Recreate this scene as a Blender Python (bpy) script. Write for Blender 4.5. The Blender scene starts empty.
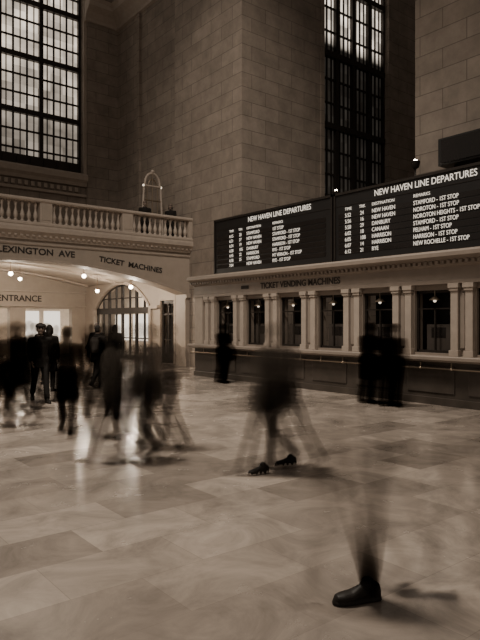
import bpy, bmesh, math, random
from mathutils import Vector, Matrix, kdtree
random.seed(7)
S = bpy.context.scene
COL = S.collection

# ------------------------------------------------------------------ materials
def ds(c, k=.36):
    g = .3*c[0]+.59*c[1]+.11*c[2]
    return tuple(x+(g-x)*k for x in c)
def nodes(name):
    m = bpy.data.materials.new(name); m.use_nodes = True
    nt = m.node_tree; nt.nodes.clear()
    out = nt.nodes.new('ShaderNodeOutputMaterial')
    return m, nt, out
def bsdf(nt, out, col, rough=.5, metal=0.0):
    b = nt.nodes.new('ShaderNodeBsdfPrincipled')
    b.inputs['Base Color'].default_value = (*col, 1)
    b.inputs['Roughness'].default_value = rough
    b.inputs['Metallic'].default_value = metal
    nt.links.new(b.outputs[0], out.inputs['Surface'])
    return b
def mix(nt, fac, a, b, mode='MIX'):
    n = nt.nodes.new('ShaderNodeMix'); n.data_type = 'RGBA'; n.blend_type = mode
    def put(sock, v):
        if hasattr(v, 'is_output'): nt.links.new(v, sock)
        elif isinstance(v, (int, float)): sock.default_value = v
        else: sock.default_value = (*v, 1)
    put(n.inputs[0], fac); put(n.inputs[6], a); put(n.inputs[7], b)
    return n.outputs[2]
def noise(nt, vec, scale, detail=4, rough=.6, dist=0):
    n = nt.nodes.new('ShaderNodeTexNoise')
    n.inputs['Scale'].default_value = scale; n.inputs['Detail'].default_value = detail
    n.inputs['Roughness'].default_value = rough; n.inputs['Distortion'].default_value = dist
    nt.links.new(vec, n.inputs['Vector']); return n.outputs['Fac']
def ramp(nt, fac, lo, hi, c0=(0,0,0), c1=(1,1,1)):
    r = nt.nodes.new('ShaderNodeValToRGB')
    r.color_ramp.elements[0].position = lo; r.color_ramp.elements[1].position = hi
    r.color_ramp.elements[0].color = (*c0,1); r.color_ramp.elements[1].color = (*c1,1)
    nt.links.new(fac, r.inputs[0]); return r.outputs[0]

def mat_plain(name, col, rough=.55, metal=0, var=.25, scale=6):
    col = ds(col)
    m, nt, out = nodes(name); b = bsdf(nt, out, col, rough, metal)
    tc = nt.nodes.new('ShaderNodeTexCoord')
    f = noise(nt, tc.outputs['Object'], scale)
    c = mix(nt, f, tuple(x*(1-var) for x in col), tuple(min(1, x*(1+var)) for x in col))
    nt.links.new(c, b.inputs['Base Color']); return m
def mat_blocks(name, c1, c2, cm, bw, rh, mortar=.01, rough=.6, rlo=None, vein=.35, bump=.3, nscale=1.6, spec=.5, dist=0):
    c1=ds(c1); c2=ds(c2); cm=ds(cm)
    m, nt, out = nodes(name); b = bsdf(nt, out, c1, rough)
    tc = nt.nodes.new('ShaderNodeTexCoord')
    br = nt.nodes.new('ShaderNodeTexBrick')
    br.offset = .5
    br.inputs['Color1'].default_value = (*c1,1); br.inputs['Color2'].default_value = (*c2,1)
    br.inputs['Mortar'].default_value = (*cm,1)
    br.inputs['Scale'].default_value = 1; br.inputs['Mortar Size'].default_value = mortar
    br.inputs['Mortar Smooth'].default_value = .2; br.inputs['Bias'].default_value = 0
    br.inputs['Brick Width'].default_value = bw; br.inputs['Row Height'].default_value = rh
    nt.links.new(tc.outputs['UV'], br.inputs['Vector'])
    f = noise(nt, tc.outputs['Object'], nscale, 9, .68, dist)
    f2 = ramp(nt, f, .3, .72, (1-vein,)*3, (1+vein*.2,)*3)
    c = mix(nt, 1.0, br.outputs['Color'], f2, 'MULTIPLY')
    f3 = ramp(nt, noise(nt, tc.outputs['Object'], .25, 3), .3, .7, (.82,)*3, (1.05,)*3)
    c = mix(nt, 1.0, c, f3, 'MULTIPLY')
    nt.links.new(c, b.inputs['Base Color'])
    if rlo is not None:
        rr = nt.nodes.new('ShaderNodeMapRange')
        rr.inputs['From Min'].default_value=.3; rr.inputs['From Max'].default_value=.7
        rr.inputs['To Min'].default_value = rlo; rr.inputs['To Max'].default_value = rough
        nt.links.new(noise(nt, tc.outputs['Object'], 2.2, 6), rr.inputs['Value'])
        nt.links.new(rr.outputs[0], b.inputs['Roughness'])
    b.inputs['Specular IOR Level'].default_value = spec
    if bump:
        bp = nt.nodes.new('ShaderNodeBump'); bp.inputs['Strength'].default_value = bump
        bp.inputs['Distance'].default_value = .01; bp.invert = True
        nt.links.new(br.outputs['Fac'], bp.inputs['Height'])
        nt.links.new(bp.outputs[0], b.inputs['Normal'])
    return m
def mat_emit(name, col, st):
    m, nt, out = nodes(name); e = nt.nodes.new('ShaderNodeEmission')
    e.inputs[0].default_value = (*ds(col,.2),1); e.inputs[1].default_value = st
    nt.links.new(e.outputs[0], out.inputs['Surface']); return m
def mat_panes(name, cw, ch, z0, z1, lo, hi, col, rnd=.5, nlo=.35):
    """back-lit glass: every pane its own brightness, lamps behind are higher up"""
    col=ds(col,.2)
    m, nt, out = nodes(name)
    tc = nt.nodes.new('ShaderNodeTexCoord')
    sep = nt.nodes.new('ShaderNodeSeparateXYZ'); nt.links.new(tc.outputs['UV'], sep.inputs[0])
    mp = nt.nodes.new('ShaderNodeVectorMath'); mp.operation = 'DIVIDE'
    nt.links.new(tc.outputs['UV'], mp.inputs[0]); mp.inputs[1].default_value = (cw, ch, 1)
    fl = nt.nodes.new('ShaderNodeVectorMath'); fl.operation = 'FLOOR'; nt.links.new(mp.outputs[0], fl.inputs[0])
    wn = nt.nodes.new('ShaderNodeTexWhiteNoise'); wn.noise_dimensions = '2D'; nt.links.new(fl.outputs[0], wn.inputs['Vector'])
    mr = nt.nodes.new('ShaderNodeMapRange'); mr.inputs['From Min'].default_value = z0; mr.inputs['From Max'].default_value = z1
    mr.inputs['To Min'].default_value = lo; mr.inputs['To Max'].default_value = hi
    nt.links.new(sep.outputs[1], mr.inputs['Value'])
    r2 = nt.nodes.new('ShaderNodeMapRange'); r2.inputs['To Min'].default_value = 1-rnd; r2.inputs['To Max'].default_value = 1+rnd*.4
    nt.links.new(wn.outputs['Value'], r2.inputs['Value'])
    mu = nt.nodes.new('ShaderNodeMath'); mu.operation = 'MULTIPLY'
    nt.links.new(mr.outputs[0], mu.inputs[0]); nt.links.new(r2.outputs[0], mu.inputs[1])
    mu2 = nt.nodes.new('ShaderNodeMath'); mu2.operation = 'MULTIPLY'
    f = noise(nt, tc.outputs['Object'], .7, 3)
    nt.links.new(ramp(nt, f, .3, .65, (nlo,)*3, (1.1,)*3), mu2.inputs[1]); nt.links.new(mu.outputs[0], mu2.inputs[0])
    b = bsdf(nt, out, (.05,.043,.037), .2)
    b.inputs['Emission Color'].default_value = (*col,1)
    nt.links.new(mu2.outputs[0], b.inputs['Emission Strength'])
    return m
def mat_volume(name, dens, col=(.16,.13,.105), scat=.0):
    m, nt, out = nodes(name)
    a = nt.nodes.new('ShaderNodeVolumeAbsorption')
    a.inputs[0].default_value = (*col,1); a.inputs[1].default_value = dens
    if scat > 0:
        s = nt.nodes.new('ShaderNodeVolumeScatter'); s.inputs[0].default_value = (.62,.52,.43,1); s.inputs[1].default_value = scat
        ad = nt.nodes.new('ShaderNodeAddShader'); nt.links.new(a.outputs[0], ad.inputs[0]); nt.links.new(s.outputs[0], ad.inputs[1])
        nt.links.new(ad.outputs[0], out.inputs['Volume'])
    else:
        nt.links.new(a.outputs[0], out.inputs['Volume'])
    return m
def mat_fade(name, d0, d1, z0, z1):
    """body that stood still at the foot and swung higher up: density falls with height"""
    m, nt, out = nodes(name)
    a = nt.nodes.new('ShaderNodeVolumeAbsorption'); a.inputs[0].default_value=(.16,.13,.105,1)
    tc = nt.nodes.new('ShaderNodeTexCoord'); sp = nt.nodes.new('ShaderNodeSeparateXYZ'); nt.links.new(tc.outputs['Object'], sp.inputs[0])
    mr = nt.nodes.new('ShaderNodeMapRange'); mr.inputs['From Min'].default_value=z0; mr.inputs['From Max'].default_value=z1
    mr.inputs['To Min'].default_value=1; mr.inputs['To Max'].default_value=0
    nt.links.new(sp.outputs[2], mr.inputs['Value'])
    pw = nt.nodes.new('ShaderNodeMath'); pw.operation='POWER'; pw.inputs[1].default_value=2.6; nt.links.new(mr.outputs[0], pw.inputs[0])
    ml = nt.nodes.new('ShaderNodeMath'); ml.operation='MULTIPLY_ADD'; ml.inputs[1].default_value=d0-d1; ml.inputs[2].default_value=d1
    nt.links.new(pw.outputs[0], ml.inputs[0]); nt.links.new(ml.outputs[0], a.inputs[1])
    nt.links.new(a.outputs[0], out.inputs['Volume']); return m

M_WALL = mat_blocks('limestone_blocks', (.36,.27,.195), (.30,.223,.158), (.17,.122,.085), 1.35, .52, .012, .75)
M_SMOOTH = mat_plain('smooth_limestone', (.38,.29,.21), .6, 0, .18, 2.5)
M_TRIM = mat_plain('carved_limestone_trim', (.40,.305,.225), .6, 0, .2, 5)
M_FLOOR = mat_blocks('marble_floor_tiles', (.60,.47,.36), (.34,.26,.195), (.38,.29,.215), 1.05, .62, .003, .30, .13, .5, .01, 1.3, .8, 1.2)
M_PLINTH = mat_plain('dark_marble', (.07,.052,.038), .35, 0, .5, 3)
M_BOOTH = mat_plain('booth_marble', (.27,.20,.145), .5, 0, .22, 3)
M_BRONZE = mat_plain('dark_bronze', (.04,.03,.023), .45, .5, .3, 8)
M_BRASS = mat_plain('brass', (.35,.25,.15), .3, .9, .2, 8)
M_BLACK = mat_plain('black_panel', (.012,.010,.009), .45, 0, .2, 5)
M_GLASSD = mat_plain('dark_glass', (.018,.014,.012), .12, 0, .2, 3)
M_LETTER = mat_plain('engraved_letter', (.03,.022,.017), .8)
M_LED = mat_emit('board_lettering', (1,.86,.68), 1.1)
M_LAMP = mat_emit('warm_lamp', (1,.80,.56), 25)
M_LAMPS = mat_emit('small_booth_lamp', (1,.80,.56), 1.6)
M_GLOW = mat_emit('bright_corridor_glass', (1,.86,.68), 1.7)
M_PLASTER = mat_plain('bright_plaster',(.75,.6,.45),.7)
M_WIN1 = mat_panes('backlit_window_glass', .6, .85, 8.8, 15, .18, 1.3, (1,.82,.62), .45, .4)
M_WIN2 = mat_panes('far_window_glass', .2625, .5, 13.4, 13.9, .03, 1.8, (1,.84,.66), .6)
M_MACH = mat_plain('machine_front', (.06,.045,.035), .4)

# ------------------------------------------------------------------ mesh builder
class MB:
    def __init__(s): s.v=[]; s.f=[]; s.m=[]; s.mats=[]
    def mi(s, mat):
        if mat not in s.mats: s.mats.append(mat)
        return s.mats.index(mat)
    def box(s, x0,x1,y0,y1,z0,z1, mat):
        if x0>x1: x0,x1=x1,x0
        if y0>y1: y0,y1=y1,y0
        b=len(s.v); k=s.mi(mat)
        s.v += [(x0,y0,z0),(x1,y0,z0),(x1,y1,z0),(x0,y1,z0),(x0,y0,z1),(x1,y0,z1),(x1,y1,z1),(x0,y1,z1)]
        for f in [(0,3,2,1),(4,5,6,7),(0,1,5,4),(1,2,6,5),(2,3,7,6),(3,0,4,7)]:
            s.f.append(tuple(b+i for i in f)); s.m.append(k)
    def hexa(s, pts, mat):
        b=len(s.v); k=s.mi(mat); s.v += [tuple(p) for p in pts]
        for f in [(0,3,2,1),(4,5,6,7),(0,1,5,4),(1,2,6,5),(2,3,7,6),(3,0,4,7)]:
            s.f.append(tuple(b+i for i in f)); s.m.append(k)
    def lathe(s, cx,cy, prof, mat, n=12):
        b=len(s.v); k=s.mi(mat)
        for r,z in prof:
            for i in range(n):
                a=2*math.pi*i/n; s.v.append((cx+r*math.cos(a), cy+r*math.sin(a), z))
        for j in range(len(prof)-1):
            for i in range(n):
                i2=(i+1)%n
                s.f.append((b+j*n+i,b+j*n+i2,b+(j+1)*n+i2,b+(j+1)*n+i)); s.m.append(k)
        s.f.append(tuple(b+i for i in range(n))[::-1]); s.m.append(k)
        s.f.append(tuple(b+(len(prof)-1)*n+i for i in range(n))); s.m.append(k)
    def tube(s, p0,p1,r,mat,n=8):
        p0=Vector(p0);p1=Vector(p1); d=(p1-p0).normalized()
        u=d.orthogonal().normalized(); w=d.cross(u); b=len(s.v); k=s.mi(mat)
        for p in (p0,p1):
            for i in range(n):
                a=2*math.pi*i/n; s.v.append(tuple(p+u*r*math.cos(a)+w*r*math.sin(a)))
        for i in range(n):
            i2=(i+1)%n; s.f.append((b+i,b+i2,b+n+i2,b+n+i)); s.m.append(k)
        s.f.append(tuple(b+i for i in range(n))[::-1]); s.f.append(tuple(b+n+i for i in range(n))); s.m += [k,k]
    def ball(s, c, r, mat, n=12, sz=1):
        prof=[]
        for j in range(9):
            a=-math.pi/2+math.pi*j/8
            prof.append((max(.0005,r*math.cos(a)), c[2]+r*sz*math.sin(a)))
        s.lathe(c[0],c[1],prof,mat,n)
    def profile(s, pts, P, u0, u1, mat):
        b=len(s.v); k=s.mi(mat); n=len(pts)
        for u in (u0,u1):
            for o,z in pts: s.v.append(P(u,o,z))
        for i in range(n):
            i2=(i+1)%n; s.f.append((b+i,b+i2,b+n+i2,b+n+i)); s.m.append(k)
        s.f.append(tuple(b+i for i in range(n))[::-1]); s.f.append(tuple(b+n+i for i in range(n))); s.m += [k,k]
    def obj(s, name, parent=None, smooth=False, bevel=0):
        me=bpy.data.meshes.new(name); me.from_pydata(s.v,[],s.f)
        for m in s.mats: me.materials.append(m)
        me.polygons.foreach_set('material_index', s.m)
        bm=bmesh.new(); bm.from_mesh(me); bmesh.ops.recalc_face_normals(bm, faces=bm.faces)
        uv=bm.loops.layers.uv.new('UVMap')
        for f in bm.faces:
            n=f.normal; ax=max(range(3), key=lambda i: abs(n[i]))
            f.smooth = smooth
            for l in f.loops:
                c=l.vert.co
                l[uv].uv = (c.x,c.y) if ax==2 else ((c.y,c.z) if ax==0 else (c.x,c.z))
        bm.to_mesh(me); bm.free()
        o=bpy.data.objects.new(name, me); COL.objects.link(o)
        if bevel:
            md=o.modifiers.new('bevel','BEVEL'); md.width=bevel; md.segments=2; md.limit_method='ANGLE'
        if parent: o.parent=parent
        return o
def empty(name, loc=(0,0,0)):
    e=bpy.data.objects.new(name,None); COL.objects.link(e); e.location=loc; return e

def PX(Xw): return lambda u,o,z: (Xw-o, u, z)
def PY(Yw): return lambda u,o,z: (u, Yw-o, z)

def wall_open(mb, P, u0,u1,z0,z1,th,mat,openings, step=.25):
    cuts={u0,u1}
    for (a,b,zb,zs,r) in openings:
        n = max(1,int((b-a)/step)) if r>0 else 1
        for i in range(n+1): cuts.add(round(a+(b-a)*i/n,5))
    cuts=sorted(c for c in cuts if u0-1e-6<=c<=u1+1e-6)
    for i in range(len(cuts)-1):
        a,b=cuts[i],cuts[i+1]; mid=(a+b)/2; op=None
        for o in openings:
            if o[0]<mid<o[1]: op=o
        def pr(za,zb_,zc,zd):
            pts=[P(a,0,za),P(b,0,zb_),P(b,-th,zb_),P(a,-th,za),P(a,0,zc),P(b,0,zd),P(b,-th,zd),P(a,-th,zc)]
            mb.hexa(pts,mat)
        if op is None: pr(z0,z0,z1,z1)
        else:
            oa,ob,zb,zs,r=op
            if zb>z0: pr(z0,z0,zb,zb)
            h=lambda u: arch_h(u,oa,ob,zs,r)
            if h(mid)<z1: pr(h(a),h(b),z1,z1)
def arch_h(u,oa,ob,zs,r):
    if r<=0: return zs
    c=(oa+ob)/2; hw=(ob-oa)/2; R=(hw*hw+r*r)/(2*r)
    d=min(abs(u-c),hw)
    return zs+r-R+math.sqrt(max(0,R*R-d*d))
def arch_band(mb,P,op,w,out,mat,n=40,inner=0):
    oa,ob,zb,zs,r=op
    for i in range(n):
        a=oa+(ob-oa)*i/n; b=oa+(ob-oa)*(i+1)/n
        ha=arch_h(a,oa,ob,zs,r); hb=arch_h(b,oa,ob,zs,r)
        mb.hexa([P(a,out,ha-inner),P(b,out,hb-inner),P(b,-.02,hb-inner),P(a,-.02,ha-inner),
                 P(a,out,ha+w),P(b,out,hb+w),P(b,-.02,hb+w),P(a,-.02,ha+w)],mat)

def text(body, loc, size, mat, facing='X', parent=None, name='lettering', align='LEFT', ext=.004, off=.0, space=1, tilt=0, sx=1, line=1):
    cu=bpy.data.curves.new(name,'FONT'); cu.body=body; cu.size=size; cu.align_x=align; cu.align_y='CENTER'
    cu.extrude=ext; cu.offset=off; cu.space_character=space; cu.space_line=line; cu.materials.append(mat)
    o=bpy.data.objects.new(name,cu); COL.objects.link(o)
    o.location=loc; o.rotation_mode='XYZ'
    if facing=='X': o.rotation_euler=(math.pi/2,0,-math.pi/2)
    else: o.rotation_euler=(math.pi/2,tilt,0)
    o.scale=(sx,1,1)
    if parent: o.parent=parent
    return o
def relink(o,par):
    o.parent=par; o.matrix_parent_inverse=Matrix.Translation(par.location).inverted(); return o

# ------------------------------------------------------------------ floor
mb=MB(); mb.box(-14,30,-8,36,-.2,0,M_FLOOR); mb.obj('floor')

# ------------------------------------------------------------------ Lexington passage (arch wall, vault, balcony)
YA=20.4
ARCH=(1.3,13.5,0,2.92,.96)
mb=MB(); wall_open(mb,PY(YA),-8,14,0,4.55,.7,M_SMOOTH,[ARCH]); 
wa=mb.obj('wall_arcade')
mb=MB()
arch_band(mb,PY(YA),ARCH,.09,.06,M_TRIM)
P=PY(YA)
mb.box(13.5,14.0,YA-.08,YA,2.78,2.95,M_TRIM); mb.box(13.5,14,YA-.05,YA,0,.3,M_TRIM)
mb.profile([(0,4.42),(.04,4.42),(.06,4.46),(.06,4.50),(0,4.50)],P,-8,14,M_TRIM)
mb.profile([(0,4.60),(.08,4.60),(.12,4.70),(.24,4.82),(.28,4.86),(.28,4.98),(.26,5.06),(0,5.06)],P,-8,13.95,M_TRIM)
x=-8
while x<13.9:
    mb.box(x,x+.1,YA-.18,YA,4.70,4.77,M_TRIM); x+=.2
mb.obj('trim_1')
n=30; VS,VR=3.74,.70
mb=MB()
for i in range(n):
    a=ARCH[0]+(13.6-ARCH[0])*i/n; b=ARCH[0]+(13.6-ARCH[0])*(i+1)/n
    ha=arch_h(a,ARCH[0],13.6,VS,VR); hb=arch_h(b,ARCH[0],13.6,VS,VR)
    mb.hexa([(a,21.1,ha),(b,21.1,hb),(b,31,hb),(a,31,ha),(a,21.1,4.55),(b,21.1,4.55),(b,31,4.55),(a,31,4.55)],M_SMOOTH)
mb.box(13.6,13.95,21.1,31,VS,4.55,M_SMOOTH)
mb.obj('ceiling_passage')
mb=MB()
for yy in (23.3,26.6,29.9):
    for i in range(n):
        a=ARCH[0]+(13.6-ARCH[0])*i/n; b=ARCH[0]+(13.6-ARCH[0])*(i+1)/n
        ha=arch_h(a,ARCH[0],13.6,VS,VR); hb=arch_h(b,ARCH[0],13.6,VS,VR)
        mb.hexa([(a,yy,ha-.08),(b,yy,hb-.08),(b,yy+.4,hb-.08),(a,yy+.4,ha-.08),(a,yy,ha+.02),(b,yy,hb+.02),(b,yy+.4,hb+.02),(a,yy+.4,ha+.02)],M_TRIM)
mb.obj('trim_2')
mb=MB(); mb.box(-8,14,YA,27.5,4.55,5.0,M_SMOOTH); mb.obj('floor_balcony')
D1=(24.0,29.7,0,2.45,1.2); D2=(22.0,23.1,0,2.75,0)
mb=MB(); wall_open(mb,PX(13.95),21.1,31,0,4.55,.35,M_SMOOTH,[D1,D2],.2)
arch_band(mb,PX(13.95),D1,.16,.06,M_TRIM)
mb.box(13.85,13.95,29.7,29.9,0,2.5,M_TRIM); mb.box(13.85,13.95,23.8,24.0,0,2.5,M_TRIM)
mb.box(13.8,13.95,23.15,23.8,2.4,2.55,M_TRIM)
mb.obj('wall_passage')
mb=MB(); XD=14.05
def yarch(u): return arch_h(u,D1[0],D1[1],D1[3],D1[4])
u=D1[0]; k=0
while u<D1[1]-.01:
    w_=.16 if k%2==0 else .045
    mb.box(XD,XD+.1,u,u+w_,0,yarch(u+.04),M_BRONZE); u+=.71; k+=1
mb.box(XD,XD+.1,D1[1]-.09,D1[1],0,2.45,M_BRONZE)
mb.box(XD-.02,XD+.12,D1[0],D1[1],2.2,2.5,M_BRONZE); mb.box(XD,XD+.1,D1[0],D1[1],0,.22,M_BRONZE)
mb.box(XD,XD+.1,D1[0]+.3,D1[1]-.3,2.95,3.0,M_BRONZE)
mb.box(XD,XD+.1,D1[0],D1[1],1.0,1.05,M_BRONZE)
arch_band(mb,PX(XD+.0),(D1[0],D1[1],0,D1[3]-.08,D1[4]),.09,.0,M_BRONZE)
mb.obj('door_1')
mb=MB()
mb.box(XD,XD+.08,22.0,22.12,0,2.75,M_BRONZE); mb.box(XD,XD+.08,22.98,23.1,0,2.75,M_BRONZE); mb.box(XD,XD+.08,22,23.1,2.6,2.75,M_BRONZE)
mb.box(XD,XD+.08,22,23.1,2.1,2.18,M_BRONZE); mb.box(XD,XD+.08,22.52,22.58,0,2.6,M_BRONZE); mb.box(XD,XD+.08,22.1,23,0,.4,M_BRONZE)
mb.box(XD,XD+.08,22.1,23,1.0,1.05,M_BRONZE)
mb.obj('door_2')
mb=MB(); mb.box(14.6,14.7,21.2,23.9,0,4,M_PLINTH); mb.obj('wall_lobby')
mb=MB(); mb.box(17.6,17.8,21,37,0,4.5,M_PLASTER)
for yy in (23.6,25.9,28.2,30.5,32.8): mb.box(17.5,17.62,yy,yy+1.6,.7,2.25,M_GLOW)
mb.obj('wall_corridor')
mb=MB(); wall_open(mb,PY(31),-8,14,0,4.55,.4,M_SMOOTH,[(5.2,7.8,0,2.5,0),(8.6,9.9,0,2.5,0),(10.7,13.2,0,2.5,0)])
mb.box(1,13.95,30.85,31,3.35,3.42,M_TRIM); mb.box(1,13.95,30.85,31,2.6,2.67,M_TRIM)
we=mb.obj('wall_end')
mb=MB(); mb.box(-8,14,33,33.2,0,4,M_PLASTER)
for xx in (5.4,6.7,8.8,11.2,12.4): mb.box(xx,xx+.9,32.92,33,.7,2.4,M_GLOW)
mb.obj('wall_subway_hall')
text('PASSAGE & SUBWAY ENTRANCE',(8.3,30.97,3.0),.44,M_LETTER,'Y',we,'subway_inscription','CENTER',off=.008,sx=1.0)
text('LEXINGTON  AVE',(6.1,YA-.015,4.22),.30,M_LETTER,'Y',wa,'lexington_inscription',off=.006,sx=1.12,tilt=math.radians(.6))
text('TICKET  MACHINES',(9.72,YA-.015,4.11),.28,M_LETTER,'Y',wa,'ticket_machines_inscription',off=.006,tilt=math.radians(6.3),sx=1.1)

for (x_,y_,z_) in [(7.7,24,3.75),(10.3,23,3.72),(9.2,27.4,3.8),(12.0,22.2,3.3),(12.3,26.0,3.3),(6.6,29,3.85)]:
    mb=MB(); mb.ball((x_,y_,z_-.05),.085,M_LAMP); mb.lathe(x_,y_,[(.08,z_+.02),(.05,z_+.06),(.012,z_+.10),(.012,arch_h(x_,ARCH[0],13.6,VS,VR)-.09)],M_BRASS)
    mb.obj('passage_lamp',smooth=True)
    L=bpy.data.lights.new('passage_light','POINT'); L.energy=130; L.color=(1,.86,.69); L.shadow_soft_size=.1
    o=bpy.data.objects.new('passage_light',L); o.location=(x_,y_,z_-.3); COL.objects.link(o)
for yy in (25,30):
    L=bpy.data.lights.new('corridor_light','AREA'); L.energy=190; L.size=2.5; L.color=(1,.9,.75)
    o=bpy.data.objects.new('corridor_light',L); o.location=(16,yy,3.9); COL.objects.link(o)
L=bpy.data.lights.new('corridor_light','AREA'); L.energy=130; L.size=1.5; L.color=(1,.9,.75)
o=bpy.data.objects.new('corridor_light',L); o.location=(8.5,32.2,3.9); COL.objects.link(o)

# ------------------------------------------------------------------ balustrade
bal=empty('balustrade',(3,YA-.1,5.0)); 
def relobj(mb,name,par,**k): return relink(mb.obj(name,None,**k),par)
mb=MB()
mb.profile([(.22,5.06),(.24,5.09),(.24,5.15),(.20,5.19),(-.08,5.19),(-.08,5.06)],P,-8,14,M_TRIM)
relobj(mb,'base_rail',bal)
mb=MB()
mb.profile([(-.12,5.87),(.22,5.87),(.26,5.91),(.26,5.96),(.22,6.0),(-.12,6.0),(-.16,5.96),(-.16,5.91)],P,-8,14,M_TRIM)
relobj(mb,'hand_rail',bal)
mb=MB(); peds=[7.46-3.11*k for k in range(5)]+[10.57,13.55]
for p in peds: mb.box(p,p+.43,YA-.21,YA+.07,5.18,5.88,M_TRIM); mb.box(p+.07,p+.36,YA-.225,YA,5.28,5.78,M_SMOOTH)
relobj(mb,'pedestals',bal)
mb=MB()
bp=[(.07,5.18),(.07,5.24),(.035,5.26),(.05,5.29),(.075,5.37),(.08,5.43),(.06,5.51),(.034,5.60),(.028,5.68),(.045,5.72),(.045,5.76),(.065,5.80),(.065,5.88)]
ps=sorted(peds)
for a,b in zip(ps[:-1],ps[1:]):
    x0=a+.43; n_=int(round((b-x0)/.225))
    for i in range(n_): mb.lathe(x0+(i+.5)*(b-x0)/n_, YA-.07, bp, M_TRIM, 10)
relobj(mb,'balusters',bal,smooth=True)

# ------------------------------------------------------------------ upper back wall + great window
YB=27.5
W1=(4.6,12.25,8.9,25,0)
mb=MB(); wall_open(mb,PY(YB),-8,14.4,4.9,26,1.0,M_WALL,[W1,(-5.0,2.6,8.9,25,0)])
mb.obj('wall_back')
mb=MB(); Pb=PY(YB)
mb.box(12.4,14.0,YB-.25,YB,4.95,26,M_WALL)
mb.profile([(.2,16.3),(.32,16.35),(.32,16.5),(.5,16.75),(.75,16.95),(.75,17.15),(.85,17.3),(.2,17.3)],Pb,12.25,14.0,M_TRIM)
mb.profile([(0,8.35),(.12,8.35),(.18,8.5),(.3,8.62),(.3,8.85),(.2,8.95),(0,8.95)],Pb,-8,12.4,M_TRIM)
x=4.6
while x<12.1: mb.box(x,x+.16,YB-.12,YB,8.05,8.25,M_TRIM); x+=.3
mb.profile([(0,7.85),(.1,7.85),(.1,7.97),(0,7.97)],Pb,-8,12.4,M_TRIM)
mb.box(12.25,12.4,YB-.12,YB,8.9,26,M_TRIM)
mb.obj('trim_3')
def grille(name, P, u0,u1,z0,z1,cw,ch,heavy_u,heavy_z,glass,depth=.3,hw=.09,lw=.04,solid=None):
    e=empty(name)
    g=MB()
    a=P(u0,-depth-.1,z0); b=P(u1,-depth-.05,z1); g.box(a[0],b[0],a[1],b[1],z0,z1,glass); g.obj('glass',e)
    f=MB(); i=0; u=u0
    while u<=u1+.01:
        w=hw if i%heavy_u==0 else lw; a=P(u-w,-depth+ (0.12 if i%heavy_u==0 else 0.0),z0); b=P(u+w,-depth-.06,z1)
        f.box(a[0],b[0],a[1],b[1],z0,z1,M_BRONZE); u+=cw; i+=1
    z=z0;i=0
    while z<=z1+.01:
        w=hw*1.3 if i%heavy_z==0 else lw; a=P(u0,-depth+(0.15 if i%heavy_z==0 else 0.01),z-w); b=P(u1,-depth-.06,z+w)
        f.box(a[0],b[0],a[1],b[1],z-w,z+w,M_BRONZE); z+=ch; i+=1
    if solid:
        a=P(u0,-depth+.1,z0); b=P(u1,-depth-.04,solid); f.box(a[0],b[0],a[1],b[1],z0,solid,M_BRONZE)
        u=u0+.1
        while u<u1-.3:
            a=P(u,-depth+.16,0); b=P(u+cw-.2,-depth,0); f.box(a[0],b[0],a[1],b[1],z0+.12,solid-.12,M_BRONZE); u+=cw
    u=u0+cw/2
    while u<u1:
        a=P(u-.02,-depth+.02,z0); b=P(u+.02,-depth-.05,z1); f.box(a[0],b[0],a[1],b[1],z0,z1,M_BRONZE); u+=cw
    f.obj('bronze_frame',e); return e
grille('window_1',PY(YB),4.6,12.22,8.95,25,.635,.85,3,3,M_WIN1,.35,hw=.09,lw=.042,solid=9.5)

# ------------------------------------------------------------------ south side wall & piers
XW=14.0; XP=13.7
mb=MB(); mb.box(XW,XW+1.5,17,28.5,4.5,26,M_WALL); mb.box(XW,XW+1.5,16.7,21.1,0,4.5,M_WALL); mb.obj('wall_right')
mb=MB(); mb.box(XP,XW,17,21.5,0,26,M_WALL)
mb.obj('wall_pier')
mb=MB()
Pr=PX(XW)
mb.profile([(0,16.3),(.12,16.35),(.12,16.5),(.3,16.75),(.55,16.95),(.55,17.15),(.65,17.3),(0,17.3)],Pr,21.5,YB-.25,M_TRIM)
mb.box(XW-.12,XW,24.9,25.1,5,16.3,M_WALL)
mb.profile([(0,5.0),(.06,5.0),(.06,5.35),(0,5.4)],Pr,21.5,YB-.25,M_TRIM)
mb.obj('trim_4')
YE=17.0
mb=MB(); wall_open(mb,PY(YE),15.5,27,0,26,1.0,M_WALL,[(18.0,22.2,4.0,25,0)])
mb.box(17.8,18.0,YE-.06,YE,4,26,M_WALL); mb.box(22.2,22.4,YE-.06,YE,4,26,M_WALL)
mb.obj('wall_recess')
grille('window_2',PY(YE),18.0,22.2,4.0,25,.525,1.0,2,3,M_WIN2,.3)
mb=MB(); mb.box(XP,16.5,-8,9.6,0,26,M_WALL); mb.obj('wall_right_pier')
mb=MB(); mb.box(26,26.4,-8,17,0,26,M_WALL); mb.obj('wall_recess_back')

# bronze light standard on the balcony
mb=MB(); cx,cy=12.9,22.0
for s_ in (-1,1):
    mb.tube((cx+s_*.55,cy,5.0),(cx+s_*.40,cy,7.4),.045,M_TRIM); mb.lathe(cx+s_*.55,cy,[(.10,5.0),(.08,5.08),(.04,5.15)],M_BRASS)
    mb.ball((cx+s_*.42,cy,7.5),.05,M_LAMPS,10)
    mb.tube((cx+s_*.25,cy,6.3),(cx+s_*.25,cy,7.5),.025,M_BRASS)
for i in range(12):
    a0=math.pi*i/12; a1=math.pi*(i+1)/12
    mb.tube((cx+.36*math.cos(a0),cy,7.55+.5*math.sin(a0)),(cx+.36*math.cos(a1),cy,7.55+.5*math.sin(a1)),.05,M_TRIM)
    mb.tube((cx+.2*math.cos(a0),cy,7.5+.3*math.sin(a0)),(cx+.2*math.cos(a1),cy,7.5+.3*math.sin(a1)),.03,M_BRASS)
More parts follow.
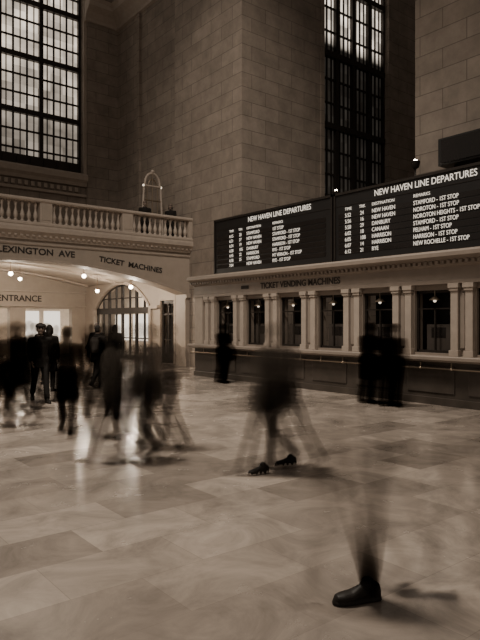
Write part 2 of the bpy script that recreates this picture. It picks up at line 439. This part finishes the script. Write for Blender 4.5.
mb.tube((cx-.5,cy,6.3),(cx+.5,cy,6.3),.045,M_TRIM); mb.tube((cx-.46,cy,6.9),(cx+.46,cy,6.9),.03,M_BRASS); mb.tube((cx-.42,cy,7.5),(cx+.42,cy,7.5),.045,M_TRIM)
mb.tube((cx,cy,6.3),(cx,cy,8.1),.03,M_BRASS); mb.ball((cx,cy,8.12),.08,M_TRIM,10)
mb.obj('bronze_light_standard')

# ------------------------------------------------------------------ ticket booth
tb=empty('ticket_booth',(11.5,8,0)); XB=11.5; PB=PX(XB); Y0,Y1=-3.0,16.8
mb=MB()
mb.box(XB,XB+.3,Y0,Y1,0,.98,M_PLINTH)
mb.box(XB-.05,XB,Y0,Y1,0,.16,M_PLINTH)
for k in range(13):
    c=16.1-.75-1.5*k+.5
    mb.box(XB-.025,XB,c-1.28,c-.1,.26,.84,M_PLINTH)
relobj(mb,'counter_base',tb,bevel=.008)
mb=MB()
mb.profile([(0,.94),(.16,.94),(.26,.99),(.26,1.05),(.24,1.07),(-.2,1.07),(-.2,.94)],PB,Y0,Y1+.05,M_BOOTH)
relobj(mb,'counter_ledge',tb)
mb=MB()
mb.tube((XB-.17,Y0,.80),(XB-.17,Y1,.80),.018,M_BRASS)
k=Y0+.3
while k<Y1:
    mb.tube((XB-.17,k,.80),(XB,k,.80),.014,M_BRASS); mb.tube((XB-.17,k,.80),(XB-.17,k,.93),.012,M_BRASS); mb.ball((XB-.17,k,.80),.032,M_BRASS,8); k+=.75
relobj(mb,'bag_rail',tb)
wc=[15.15-1.5*k for k in range(12)]
ops=[(c-.46,c+.46,1.12,2.5,0) for c in wc if c>Y0+.6]
mb=MB(); wall_open(mb,PX(XB+.06),Y0,Y1,1.07,2.62,.3,M_BOOTH,ops)
mb.box(XB+.06,XP,Y1-.06,Y1,0,3.2,M_BOOTH)
relobj(mb,'booth_wall',tb)
mb=MB()
for c in [15.9-1.5*k for k in range(13)]:
    if c<Y0+.2: break
    for s_ in (-.17,.17):
        a=c+s_
        mb.box(XB-.04,XB+.06,a-.085,a+.085,1.2,2.46,M_TRIM)
        mb.box(XB-.07,XB+.06,a-.11,a+.11,1.07,1.2,M_TRIM)
        mb.box(XB-.07,XB+.06,a-.105,a+.105,2.46,2.52,M_TRIM); mb.box(XB-.09,XB+.06,a-.125,a+.125,2.52,2.62,M_TRIM)
    mb.box(XB+.0,XB+.06,c-.05,c+.05,1.25,2.4,M_BOOTH)
mb.box(XB-.04,XB+.06,16.3,16.75,1.07,2.62,M_TRIM)
relobj(mb,'pilasters',tb,bevel=.006)
mb=MB()
mb.profile([(.03,2.62),(.06,2.62),(.06,2.70),(.03,2.72),(.03,2.98),(.10,3.02),(.12,3.10),(.30,3.16),(.34,3.18),(.34,3.26),(.28,3.31),(-.3,3.31),(-.3,2.62)],PB,Y0,Y1,M_BOOTH)
y=Y0
while y<Y1: mb.box(XB-.19,XB-.05,y,y+.07,3.04,3.11,M_BOOTH); y+=.14
mb.box(XB+.25,XP,Y0,Y1,3.1,3.3,M_BOOTH)
relobj(mb,'entablature',tb)
mb=MB(); ml=MB()
for c in wc:
    if c<Y0+.6: continue
    xa=XB+.14
    for (a,b,z0,z1) in [(c-.46,c-.41,1.12,2.5),(c+.41,c+.46,1.12,2.5),(c-.46,c+.46,1.12,1.18),(c-.46,c+.46,2.44,2.5),(c-.41,c+.41,2.08,2.11),(c-.015,c+.015,1.18,2.1)]:
        mb.box(xa,xa+.05,a,b,z0,z1,M_BRONZE)
    mb.box(xa+.15,xa+.5,c-.3,c+.3,1.12,1.75,M_MACH); mb.box(xa+.145,xa+.15,c-.18,c+.18,1.45,1.68,M_GLASSD)
    mb.box(xa+.6,xa+.65,c-.6,c+.6,1.07,2.6,M_BLACK)
    ml.lathe(xa+.0,c,[(.012,2.5),(.012,2.38),(.04,2.36),(.12,2.30),(.125,2.28)],M_BRASS); ml.ball((xa,c,2.27),.035,M_LAMPS,10)
relobj(mb,'window_frames',tb); relobj(ml,'pendant_lamps',tb,smooth=False)
def ptext(par,*a,**k): return relink(text(*a,**k),par)
ptext(tb,'TICKET VENDING MACHINES',(XB-.035,13.35,2.85),.235,M_LETTER,'X',None,'booth_lettering',off=.006)
mb=MB(); mb.box(XB-.045,XB-.03,13.9,14.25,2.80,2.90,M_LETTER); relobj(mb,'arrow_plaque',tb)
ptext(tb,'TICKETS',(XB-.035,5.2,2.85),.235,M_LETTER,'X',None,'booth_lettering',off=.006)

# ------------------------------------------------------------------ departure boards
def board(ya,yb,rows,sh=0):
    e=empty('departure_board',(11.8,(ya+yb)/2,3.33)); X=11.8
    m=MB(); m.box(X,X+.45,yb,ya,3.33,5.16,M_BLACK)
    fr=.05
    m.box(X-.03,X,yb,ya,5.10,5.16,M_BRONZE); m.box(X-.03,X,yb,ya,3.33,3.40,M_BRONZE)
    m.box(X-.03,X,yb,yb+fr,3.33,5.16,M_BRONZE); m.box(X-.03,X,ya-fr,ya,3.33,5.16,M_BRONZE)
    m.box(X-.01,X,yb,ya,4.80,4.815,M_BRONZE)
    relobj(m,'board_case',e)
    m=MB()
    for zz in range(7): m.box(X-.008,X,yb+.25,ya-.15,4.60-zz*.155-.125,4.60-zz*.155-.005,M_GLASSD)
    relobj(m,'display_strips',e)
    ya2=ya-sh
    def T(b,y,z,s,n,al='LEFT',off=.0,sx=1):
        ptext(e,b,(X-.02,y,z),s,M_LED,'X',None,n,al,.002,off,1,0,sx,1)
    T('NEW HAVEN LINE DEPARTURES',(ya+yb)/2-sh*1.1,4.955,.215,'title_text','CENTER',.001,sx=.88)
    T('TIME',ya2-.38,4.70,.105,'time_heading'); T('TRK',ya2-.85,4.70,.105,'track_heading')
    T('DESTINATION',ya2-1.25,4.70,.105,'destination_heading'); T('REMARKS',ya2-2.45,4.70,.105,'remarks_heading')
    sz=.14
    for i,(a,b,c,d) in enumerate(rows):
        z=4.535-.155*i
        T(a,ya2-.38,z,sz,'time_text',sx=.85); T(b,ya2-.88,z,sz,'track_text',sx=.85)
        T(c,ya2-1.25,z,sz,'destination_text',sx=.85); T(d,ya2-2.45,z,sz,'remarks_text',sx=.8)
    return e
board(16.08,10.82,[('6:15','20','STAMFORD','1ST STOP'),('6:31','27','NEW HAVEN','STAMFORD - 1ST STOP'),('6:34','19','NEW HAVEN','STAMFORD - 1ST STOP'),('6:38','105','DANBURY','HARRISON - 1ST STOP'),('6:45','22','HARRISON','RYE - 1ST STOP'),('6:58','25','STAMFORD','MT VERNON - 1ST STOP'),('7:04','','NEW HAVEN','RYE - 1ST STOP')],sh=.45)
board(10.76,5.4,[('5:52','24','NEW HAVEN','STAMFORD - 1ST STOP'),('5:56','16','NEW HAVEN','NOROTON - 1ST STOP'),('5:58','29','DANBURY','NOROTON HEIGHTS - 1ST STOP'),('6:02','18','CANAAN','STAMFORD - 1ST STOP'),('6:05','108','HARRISON','PELHAM - 1ST STOP'),('6:07','14','HARRISON','HARRISON - 1ST STOP'),('6:12','21','RYE','NEW ROCHELLE - 1ST STOP')])
board(5.3,0.0,[('7:10','24','STAMFORD','1ST STOP')])
mb=MB(); mb.box(13.0,13.69,4.0,8.45,5.62,6.28,M_BLACK); mb.box(12.97,13.0,4.1,8.35,5.67,6.23,M_GLASSD)
for yy in (4.3,6.2,8.1): mb.box(13.3,13.4,yy,yy+.1,3.32,5.62,M_BRONZE)
mb.obj('speaker_cabinet')
for (yy,zz) in ((8.65,5.69),(11.2,5.40)):
    mb=MB(); X_=12.35
    mb.tube((X_,yy,3.32),(X_,yy,zz-.18),.02,M_BRONZE); mb.lathe(X_,yy,[(.04,zz-.2),(.09,zz-.16),(.11,zz-.04),(.12,zz-.02)],M_BRONZE); mb.ball((X_,yy,zz-.02),.055,M_LAMP,10)
    mb.obj('board_floodlight',smooth=True)

# ------------------------------------------------------------------ people
PM=[mat_plain('skin',(.28,.185,.13),.6,0,.1,8), mat_plain('hair',(.020,.015,.011),.7,0,.4,30),
    mat_plain('dark_coat',(.014,.011,.009),.9,0,.3,14), mat_plain('dark_trousers',(.015,.012,.010),.9,0,.3,14),
    mat_plain('shoe_leather',(.022,.017,.013),.5,0,.3,10), mat_plain('bag_fabric',(.028,.021,.016),.85,0,.3,12),
    mat_plain('pale_shirt',(.42,.33,.25),.8,0,.2,12), mat_plain('shoe_sole',(.55,.45,.35),.7,0,.1,12), mat_plain('grey_trousers',(.12,.095,.075),.85,0,.3,12)]
for m_ in PM:
    for nd in m_.node_tree.nodes:
        if nd.type=='BSDF_PRINCIPLED': nd.inputs['Specular IOR Level'].default_value=.2
SK,HA,CO,TR,SH,BA,PA,SO,GT=range(9)
class Body:
    def __init__(s): s.v=[];s.f=[];s.t=[]
    def rings(s, rings, tag, n=14):
        b=len(s.v)
        for R in rings:
            for i in range(n):
                a=2*math.pi*i/n; s.v.append(R[0]+R[1]*math.cos(a)+R[2]*math.sin(a)); s.t.append(tag)
        for j in range(len(rings)-1):
            for i in range(n):
                i2=(i+1)%n; s.f.append((b+j*n+i,b+j*n+i2,b+(j+1)*n+i2,b+(j+1)*n+i))
        s.f.append(tuple(b+i for i in range(n))[::-1]); e=b+(len(rings)-1)*n; s.f.append(tuple(e+i for i in range(n)))
    def limb(s, pts, rad, tag, n=12, dx=.03):
        pts=[Vector(p) for p in pts]; P_=[];R_=[]
        for i in range(len(pts)-1):
            L=(pts[i+1]-pts[i]).length; k=max(1,int(L/dx))
            for j in range(k): P_.append(pts[i].lerp(pts[i+1],j/k)); R_.append(rad[i]+(rad[i+1]-rad[i])*j/k)
        P_.append(pts[-1]); R_.append(rad[-1])
        rr=[]; d0=(P_[1]-P_[0]).normalized(); d1=(P_[-1]-P_[-2]).normalized()
        C=[(P_[0]-d0*R_[0]*c,R_[0]*q,d0) for c,q in ((.98,.15),(.8,.6),(.45,.89))]
        for i,(p,r) in enumerate(zip(P_,R_)):
            d=(P_[min(i+1,len(P_)-1)]-P_[max(i-1,0)]).normalized(); C.append((p,r,d))
        C+=[(P_[-1]+d1*R_[-1]*c,R_[-1]*q,d1) for c,q in ((.45,.89),(.8,.6),(.98,.15))]
        u=C[0][2].orthogonal().normalized()
        for p,r,d in C:
            u=(u-d*u.dot(d)).normalized(); w=d.cross(u); rr.append((p,u*r,w*r))
        s.rings(rr,tag,n)
    def loft(s, secs, tag, n=24, dz=.03):
        o=[]
        for i in range(len(secs)-1):
            a,b=secs[i],secs[i+1]; k=max(1,int(abs(b[0]-a[0])/dz))
            for j in range(k):
                t=j/k; o.append([a[q]+(b[q]-a[q])*t for q in range(5)])
        o.append(list(secs[-1]))
        s.rings([(Vector((c[1],c[2],c[0])),Vector((c[3],0,0)),Vector((0,c[4],0))) for c in o],tag,n)
    def ell(s, c, r, tag, n=14, m=9):
        rr=[]
        for j in range(m+1):
            a=-math.pi/2+math.pi*j/m; q=max(.02,math.cos(a))
            rr.append((Vector((c[0],c[1],c[2]+r[2]*math.sin(a))),Vector((r[0]*q,0,0)),Vector((0,r[1]*q,0))))
        s.rings(rr,tag,n)
def person_parts(legs=((22,5),(-18,22)), arms=((-18,12),(20,22)), lean=0.0, coat='jacket', tcol=TR, bag=None, hat=False, hair='short', shirt=CO, female=False, turn=0, what='all'):
    B=Body(); 
    hipz=.93; ank=[]
    low=1e9
    for s_,(t,k) in zip((-1,1),legs):
        t=math.radians(t);k=math.radians(k)
        hip=Vector((s_*.095,0,hipz)); kn=hip+.43*Vector((0,math.sin(t),-math.cos(t))); an=kn+.42*Vector((0,math.sin(t-k),-math.cos(t-k)))
        ank.append((hip,kn,an,t-k)); low=min(low,an.z)
    dz=.085-low
    for s_,(hip,kn,an,sa) in zip((-1,1),ank):
        hip=hip+Vector((0,0,dz));kn=kn+Vector((0,0,dz));an=an+Vector((0,0,dz))
        if what in('all','legs'):
            B.limb([hip+Vector((0,0,.05)),hip-Vector((0,0,.06)),(hip+kn)/2,kn,kn.lerp(an,.35),kn.lerp(an,.93)],[.105,.10,.088,.066,.064,.062],tcol)
        if what in('all','legs','shoes'):
            fa = max(-.9,min(.3,sa*.7)) if an.z>.12 else 0
            f=Vector((s_*.12,math.cos(fa),math.sin(fa))).normalized(); side=f.cross(Vector((0,0,1))).normalized(); up=side.cross(f)
            base=an-up*.085
            rr=[];rs=[]
            for q,w,h in ((-.078,.012,.02),(-.07,.030,.042),(-.045,.038,.050),(0,.038,.052),(.05,.038,.042),(.10,.047,.030),(.15,.046,.026),(.185,.034,.022),(.202,.012,.012)):
                rr.append((base+f*q+up*(h+.012),side*w,up*h))
            B.rings(rr,SH,14)
            for q,w in ((-.082,.015),(-.074,.033),(-.045,.041),(.02,.038),(.09,.049),(.15,.049),(.19,.036),(.208,.014)):
                rs.append((base+f*q+up*.013,side*w,up*.014))
            B.rings(rs,SO if tcol==GT else SH,14)
            B.limb([an+up*(.05 if what!='shoes' else .01),an-up*.03],[.043,.040],SH)
    Z=dz
    if what in('legs','shoes'): return B
    def V(x,y,z): return Vector((x, y+lean*max(0,(z-.95)), z+Z))
    def sec(z,rx,ry,cy=0): 
        p=V(0,cy,z); return (p.z,0,p.y,rx,ry)
    sw=.17 if female else .19
    w=.13 if female else .15
    hem={'jacket':.80,'long':.52,'shirt':.86}[coat]
    hr=.19 if coat!='long' else .215
    secs=[sec(hem,hr,hr*.78),sec(.92,.178,.125),sec(1.08,w+.012,.112),sec(1.25,.172,.125,.008),sec(1.37,.178,.118,.0),sec(1.43,.15,.095,-.01),sec(1.475,.085,.07,-.012),sec(1.51,.06,.06,-.008)]
    B.loft(secs,CO if shirt==CO else shirt)
    if coat=='long': B.limb([V(-.05,.1,.6),V(-.04,.12,1.0)],[.015,.015],CO)
    B.limb([V(0,-.01,1.44),V(0,.005,1.56)],[.056,.052],SK)
    B.loft([sec(1.46,.082,.075,-.005),sec(1.52,.066,.066,-.005)],CO if shirt==CO else PA)
    H=V(0,.02,1.635)
    R=Matrix.Rotation(math.radians(turn),3,'Z')
    def h(x,y,z): return H+R@Vector((x,y,z))
    B.ell(h(0,-.005,.02),(.074,.092,.098),SK,18,12)
    B.limb([h(0,.028,-.03),h(0,.052,-.075)],[.058,.036],SK)
    B.limb([h(0,.085,.012),h(0,.105,-.022)],[.009,.014],SK)
    for s_ in (-1,1):
        B.ell(h(s_*.075,-.005,-.005),(.010,.02,.032),SK,8,6)
        B.ell(h(s_*.031,.083,.012),(.013,.008,.008),HA,8,6)
        B.limb([h(s_*.018,.09,.032),h(s_*.045,.083,.033)],[.006,.005],HA,8)
        B.limb([h(s_*.03,.07,-.02),h(s_*.045,.055,-.03)],[.02,.02],SK,8)
    B.limb([h(-.02,.087,-.048),h(.02,.087,-.048)],[.007,.007],BA,8)
    B.ell(h(0,-.018,.042),(.083,.094,.088),HA,18,12)
    B.ell(h(0,-.04,-.01),(.079,.07,.07),HA,16,10)
    if hair=='long':
        B.limb([h(0,-.045,.03),h(0,-.07,-.08),h(0,-.07,-.22)],[.08,.075,.05],HA)
        for s_ in (-1,1): B.limb([h(s_*.07,.0,.03),h(s_*.075,-.01,-.1)],[.03,.028],HA)
    if hat:
        B.ell(h(0,-.008,.075),(.092,.105,.07),BA,18,8); B.loft([( (h(0,0,.05)).z,H.x,H.y,.098,.112),((h(0,0,.075)).z,H.x,H.y,.098,.112)],BA)
    for s_,(t,k) in zip((-1,1),arms):
        t=math.radians(t);k=math.radians(k)
        sh=V(s_*sw,0,1.395); el=sh+Vector((s_*.045,.285*math.sin(t),-.285*math.cos(t))); wr=el+Vector((-s_*.01,.255*math.sin(t+k),-.255*math.cos(t+k)))
        B.limb([V(s_*.08,0,1.40),sh],[.075,.07],CO)
        B.limb([sh,sh.lerp(el,.5),el,el.lerp(wr,.5),el.lerp(wr,.94)],[.072,.062,.053,.048,.041],CO)
        d=(wr-el).normalized(); side=Vector((s_,0,0)); side=(side-d*side.dot(d)).normalized(); fw=d.cross(side)*(1 if s_<0 else -1)
        B.limb([wr-d*.02,wr+d*.02],[.027,.028],SK)
        for q in (-.024,-.008,.008,.024): B.limb([wr+d*.015+fw*q*.8,wr+d*.085+fw*q],[.015,.0135],SK,8)
        for q,L in ((.027,.070),(.009,.080),(-.009,.074),(-.026,.058)):
            a0=wr+d*.085+fw*q; a1=a0+d*L*.5-side*.006; a2=a1+d*L*.42-side*.022
            B.limb([a0,a1,a2],[.0105,.0098,.0088],SK,8)
        t0=wr+d*.03+fw*.028; t1=t0+d*.035+fw*.025-side*.008; t2=t1+d*.032+fw*.006-side*.008
        B.limb([t0,t1,t2],[.014,.0115,.010],SK,8)
    if bag=='backpack':
        B.loft([sec(1.0,.13,.07,-.16),sec(1.08,.15,.085,-.17),sec(1.32,.145,.08,-.16),sec(1.42,.10,.05,-.14)],BA)
        for s_ in (-1,1): B.limb([V(s_*.10,-.1,1.42),V(s_*.11,.03,1.46),V(s_*.12,.125,1.36),V(s_*.13,.11,1.15),V(s_*.14,-.05,1.05)],[.018]*5,BA)
    if bag=='tote':
        B.limb([V(.24,0,.98),V(.22,.02,1.2),V(.17,.04,1.44),V(.2,-.08,1.2),V(.24,-.06,.98)],[.014]*5,BA)
        for zz,r in ((.72,.06),(.78,.065),(.84,.065),(.90,.06),(.96,.05)): B.limb([V(.27,.14,zz),V(.27,-.14,zz)],[r,r],BA)
    return B
def realize(B, name, voxel, vol=None, smooth=2):
    me=bpy.data.meshes.new(name+'_src'); me.from_pydata([tuple(v) for v in B.v],[],B.f)
    bm=bmesh.new(); bm.from_mesh(me); bmesh.ops.recalc_face_normals(bm,faces=bm.faces); bm.to_mesh(me); bm.free()
    o=bpy.data.objects.new(name,me); COL.objects.link(o)
    r=o.modifiers.new('r','REMESH'); r.mode='VOXEL'; r.voxel_size=voxel
    sm=o.modifiers.new('s','SMOOTH'); sm.factor=.5; sm.iterations=smooth
    dg=bpy.context.evaluated_depsgraph_get(); dg.update()
    nm=bpy.data.meshes.new_from_object(o.evaluated_get(dg))
    o.modifiers.clear(); o.data=nm; nm.name=name; nm.materials.clear()
    if vol: nm.materials.append(vol)
    else:
        for m in PM: nm.materials.append(m)
        kd=kdtree.KDTree(len(B.v))
        for i,v in enumerate(B.v): kd.insert(v,i)
        kd.balance()
        nm.polygons.foreach_set('material_index',[B.t[kd.find(p.center)[1]] for p in nm.polygons])
    nm.polygons.foreach_set('use_smooth',[True]*len(nm.polygons))
    nm.update(); bpy.data.meshes.remove(me)
    return o
V_SOFT=mat_volume('soft_motion_trail',4.5)
def solid(name,x,y,head,sc=1,z=0,voxel=.010,trail=0,**kw):
    B=person_parts(**kw)
    o=realize(B,name,voxel); o.location=(x,y,z); o.rotation_euler=(0,0,math.radians(head)); o.scale=(sc,)*3
    if trail:
        for i,dx in enumerate((-1,1)):
            c=realize(B,'motion_trail',.022,vol=V_SOFT,smooth=4); c.parent=o
            c.location=(dx*trail,dx*trail*.6,.0)
            c.scale=(1.04,1.04,1.005)
    return o

STAND=dict(legs=((3,2),(-3,2)),arms=((4,14),(2,16)))
def walker(x,y,head,sc,dens,steps,span,coat='jacket',voxel=.018,scat=.0,bag=None,phase0=0,female=False,legs=1.6,hair='short',hat=False,amp=1.0,name='blurred_pedestrian',arms=None,sway=False,lean=0):
    """long exposure: thin light-absorbing bodies spread along the walk (each copy = one moment)"""
    e=empty(name,(x,y,0)); hr=math.radians(head)
    fw=Vector((math.cos(hr),math.sin(hr),0)) if sway else Vector((-math.sin(hr),math.cos(hr),0))
    vm=mat_volume('motion_blur_body',dens,scat=scat); vl=mat_volume('motion_blur_legs',dens*legs,scat=scat)
    for i in range(steps):
        t=(i/(steps-1)-.5) if steps>1 else 0
        ph=math.sin((phase0+t*1.0)*math.pi)*amp
        kw=dict(legs=((24*ph,6+8*(1-abs(ph))),(-22*ph,10+14*max(0,ph))),arms=arms or ((-20*ph,14),(22*ph,18)),coat=coat,bag=bag,female=female,turn=8*t,hair=hair,hat=hat,lean=lean)
        for what,m_,nm in (('all',vm,'blur_body'),('legs',vl,'blur_legs')):
            o=realize(person_parts(what=what,**kw),nm,voxel,vol=m_,smooth=3)
            o.parent=e; o.location=fw*(t*span)+Vector((random.uniform(-.02,.02),random.uniform(-.02,.02),.004)); o.rotation_euler=(0,0,hr); o.scale=(sc,)*3
    return e,fw
# crowd streaming out of the passage
walker(3.32,10.7,70,1.04,3.2,4,.45,coat='long',phase0=.2,legs=1)
walker(3.75,11.9,70,1.0,3.6,4,.35,coat='long',hair='long',female=True,legs=1)
walker(4.25,12.5,60,1.04,5,3,.26,coat='long',bag='backpack',legs=1,phase0=.4)
solid('pedestrian',4.95,13.4,170,1.03,coat='jacket',hat=True,trail=.14)
solid('pedestrian',5.9,15.3,-38,.98,coat='long',hair='long',female=True,trail=.15,**STAND)
solid('pedestrian',6.6,17.6,140,1.02,coat='jacket',trail=.14)
solid('pedestrian',7.3,15.4,-60,1.0,coat='jacket',bag='backpack',trail=.15)
solid('pedestrian',8.6,18.2,120,1.03,coat='long',trail=.14)
solid('pedestrian',9.6,18.9,-20,.97,coat='jacket',hair='long',female=True,trail=.12,**STAND)
walker(10.68,14.1,-80,1.0,6,4,.20,coat='jacket',bag='tote',arms=((20,45),(10,40)),amp=.12,name='ticket_customer',sway=True)
walker(10.58,8.6,-85,1.02,6,4,.20,coat='long',arms=((15,45),(20,40)),amp=.1,name='ticket_customer',sway=True,lean=.06,legs=1)
walker(10.58,8.0,-70,1.0,6,4,.22,coat='jacket',bag='backpack',hat=True,arms=((8,30),(4,20)),amp=.15,name='ticket_customer',sway=True)
solid('balcony_visitor',12.2,21.4,160,.98,z=5.0,voxel=.014,**STAND)
solid('balcony_visitor',13.3,21.2,130,.96,z=5.0,voxel=.014,hair='long',**STAND)

def shoe_pair(e,head,sc,off,legs,tcol):
    B=person_parts(legs=legs,what='shoes',tcol=tcol)
    o=realize(B,'shoes',.006); o.parent=e; o.location=off; o.rotation_euler=(0,0,math.radians(head)); o.scale=(sc,)*3
    return o
walker(4.0,9.6,150,.99,6,4,.32,coat='long',phase0=.3,legs=.6)
walker(3.80,7.0,60,1.02,2.4,5,.55,phase0=.2,scat=.4,legs=1.5)
walker(4.45,7.5,40,1.02,2.6,4,.5,phase0=-.3,bag='backpack',scat=.3,legs=1.5)
walker(4.15,8.7,55,.98,3.2,3,.4,phase0=.5,coat='long')
walker(5.33,10.6,150,1.0,4.5,3,.34,coat='jacket',phase0=.1)
e,fw=walker(4.9,5.43,70,1.03,1.9,6,.42,coat='jacket',phase0=.0,bag='tote',scat=.3,legs=1.2) 
shoe_pair(e,75,1.0,(0,0,0),((16,3),(-14,8)),GT)
# foreground: planted shoe, leg fading upward, the rest nearly gone
e,fw=walker(3.12,2.6,62,1.0,.5,4,.5,coat='jacket',phase0=.3,legs=1)
def leg_only(side,what):
    B=person_parts(legs=((2,4),(2,4)),what=what); N=Body(); idx={}
    for i,v in enumerate(B.v):
        if v.x*side>0: idx[i]=len(N.v); N.v.append(v.copy()); N.t.append(B.t[i])
    for f in B.f:
        if all(i in idx for i in f): N.f.append(tuple(idx[i] for i in f))
    return N
HD=math.radians(58)
o=realize(leg_only(-1,'shoes'),'planted_shoe',.005); o.parent=e; o.rotation_euler=(0,0,HD); o.scale=(1.15,)*3
for k,(dx,ln) in enumerate(((0,.03),(.03,.10),(-.02,-.05))):
    N=Body(); N.limb([(-.1,-.01,.085),(-.1,-.015+ln*.3,.22),(-.1,-.01+ln,.47),(-.095,.02+ln*1.6,.85)],[.056,.062,.070,.098],TR,16)
    o=realize(N,'leg_blur',.012,vol=mat_fade('leg_blur_%d'%k,16,.8,.06,.75)); o.parent=e; o.location=(dx*.4,dx*.4,0); o.rotation_euler=(0,0,HD); o.scale=(1.1,)*3
walker(3.95,2.2,60,1.0,.6,3,.5,phase0=.2,legs=1)

# ------------------------------------------------------------------ lights
w=bpy.data.worlds.new('world'); S.world=w; w.use_nodes=True
w.node_tree.nodes['Background'].inputs[0].default_value=(1,.86,.73,1); w.node_tree.nodes['Background'].inputs[1].default_value=.17
def spot(name,loc,target,ang,en,blend=.5,r=.5,col=(1,.89,.76)):
    L=bpy.data.lights.new(name,'SPOT'); L.energy=en; L.spot_size=math.radians(ang); L.spot_blend=blend; L.shadow_soft_size=r; L.color=col
    o=bpy.data.objects.new(name,L); o.location=loc
    o.rotation_euler=(Vector(target)-Vector(loc)).to_track_quat('-Z','Y').to_euler(); COL.objects.link(o)
spot('overhead_spot',(1,12,24),(4,8,0),68,24000,1,2.5)
spot('overhead_spot',(-2,2,20),(10,15,3),50,11000,1,2.5)  # added frontal fill for the arcade wall, not a fixture of the hall
spot('overhead_spot',(2,8,22),(14,19,9),34,7000,1,1.5)  # added wash that brightens the upper right pier, no real lamp there

# ------------------------------------------------------------------ camera
cam=bpy.data.cameras.new('camera'); co=bpy.data.objects.new('camera',cam); COL.objects.link(co)
co.location=(0,0,1.8); co.rotation_euler=(math.pi/2,0,-math.radians(38.7))
cam.sensor_fit='VERTICAL'; cam.sensor_height=36; cam.lens=33.75; cam.shift_y=2/640; cam.clip_end=200
S.camera=co
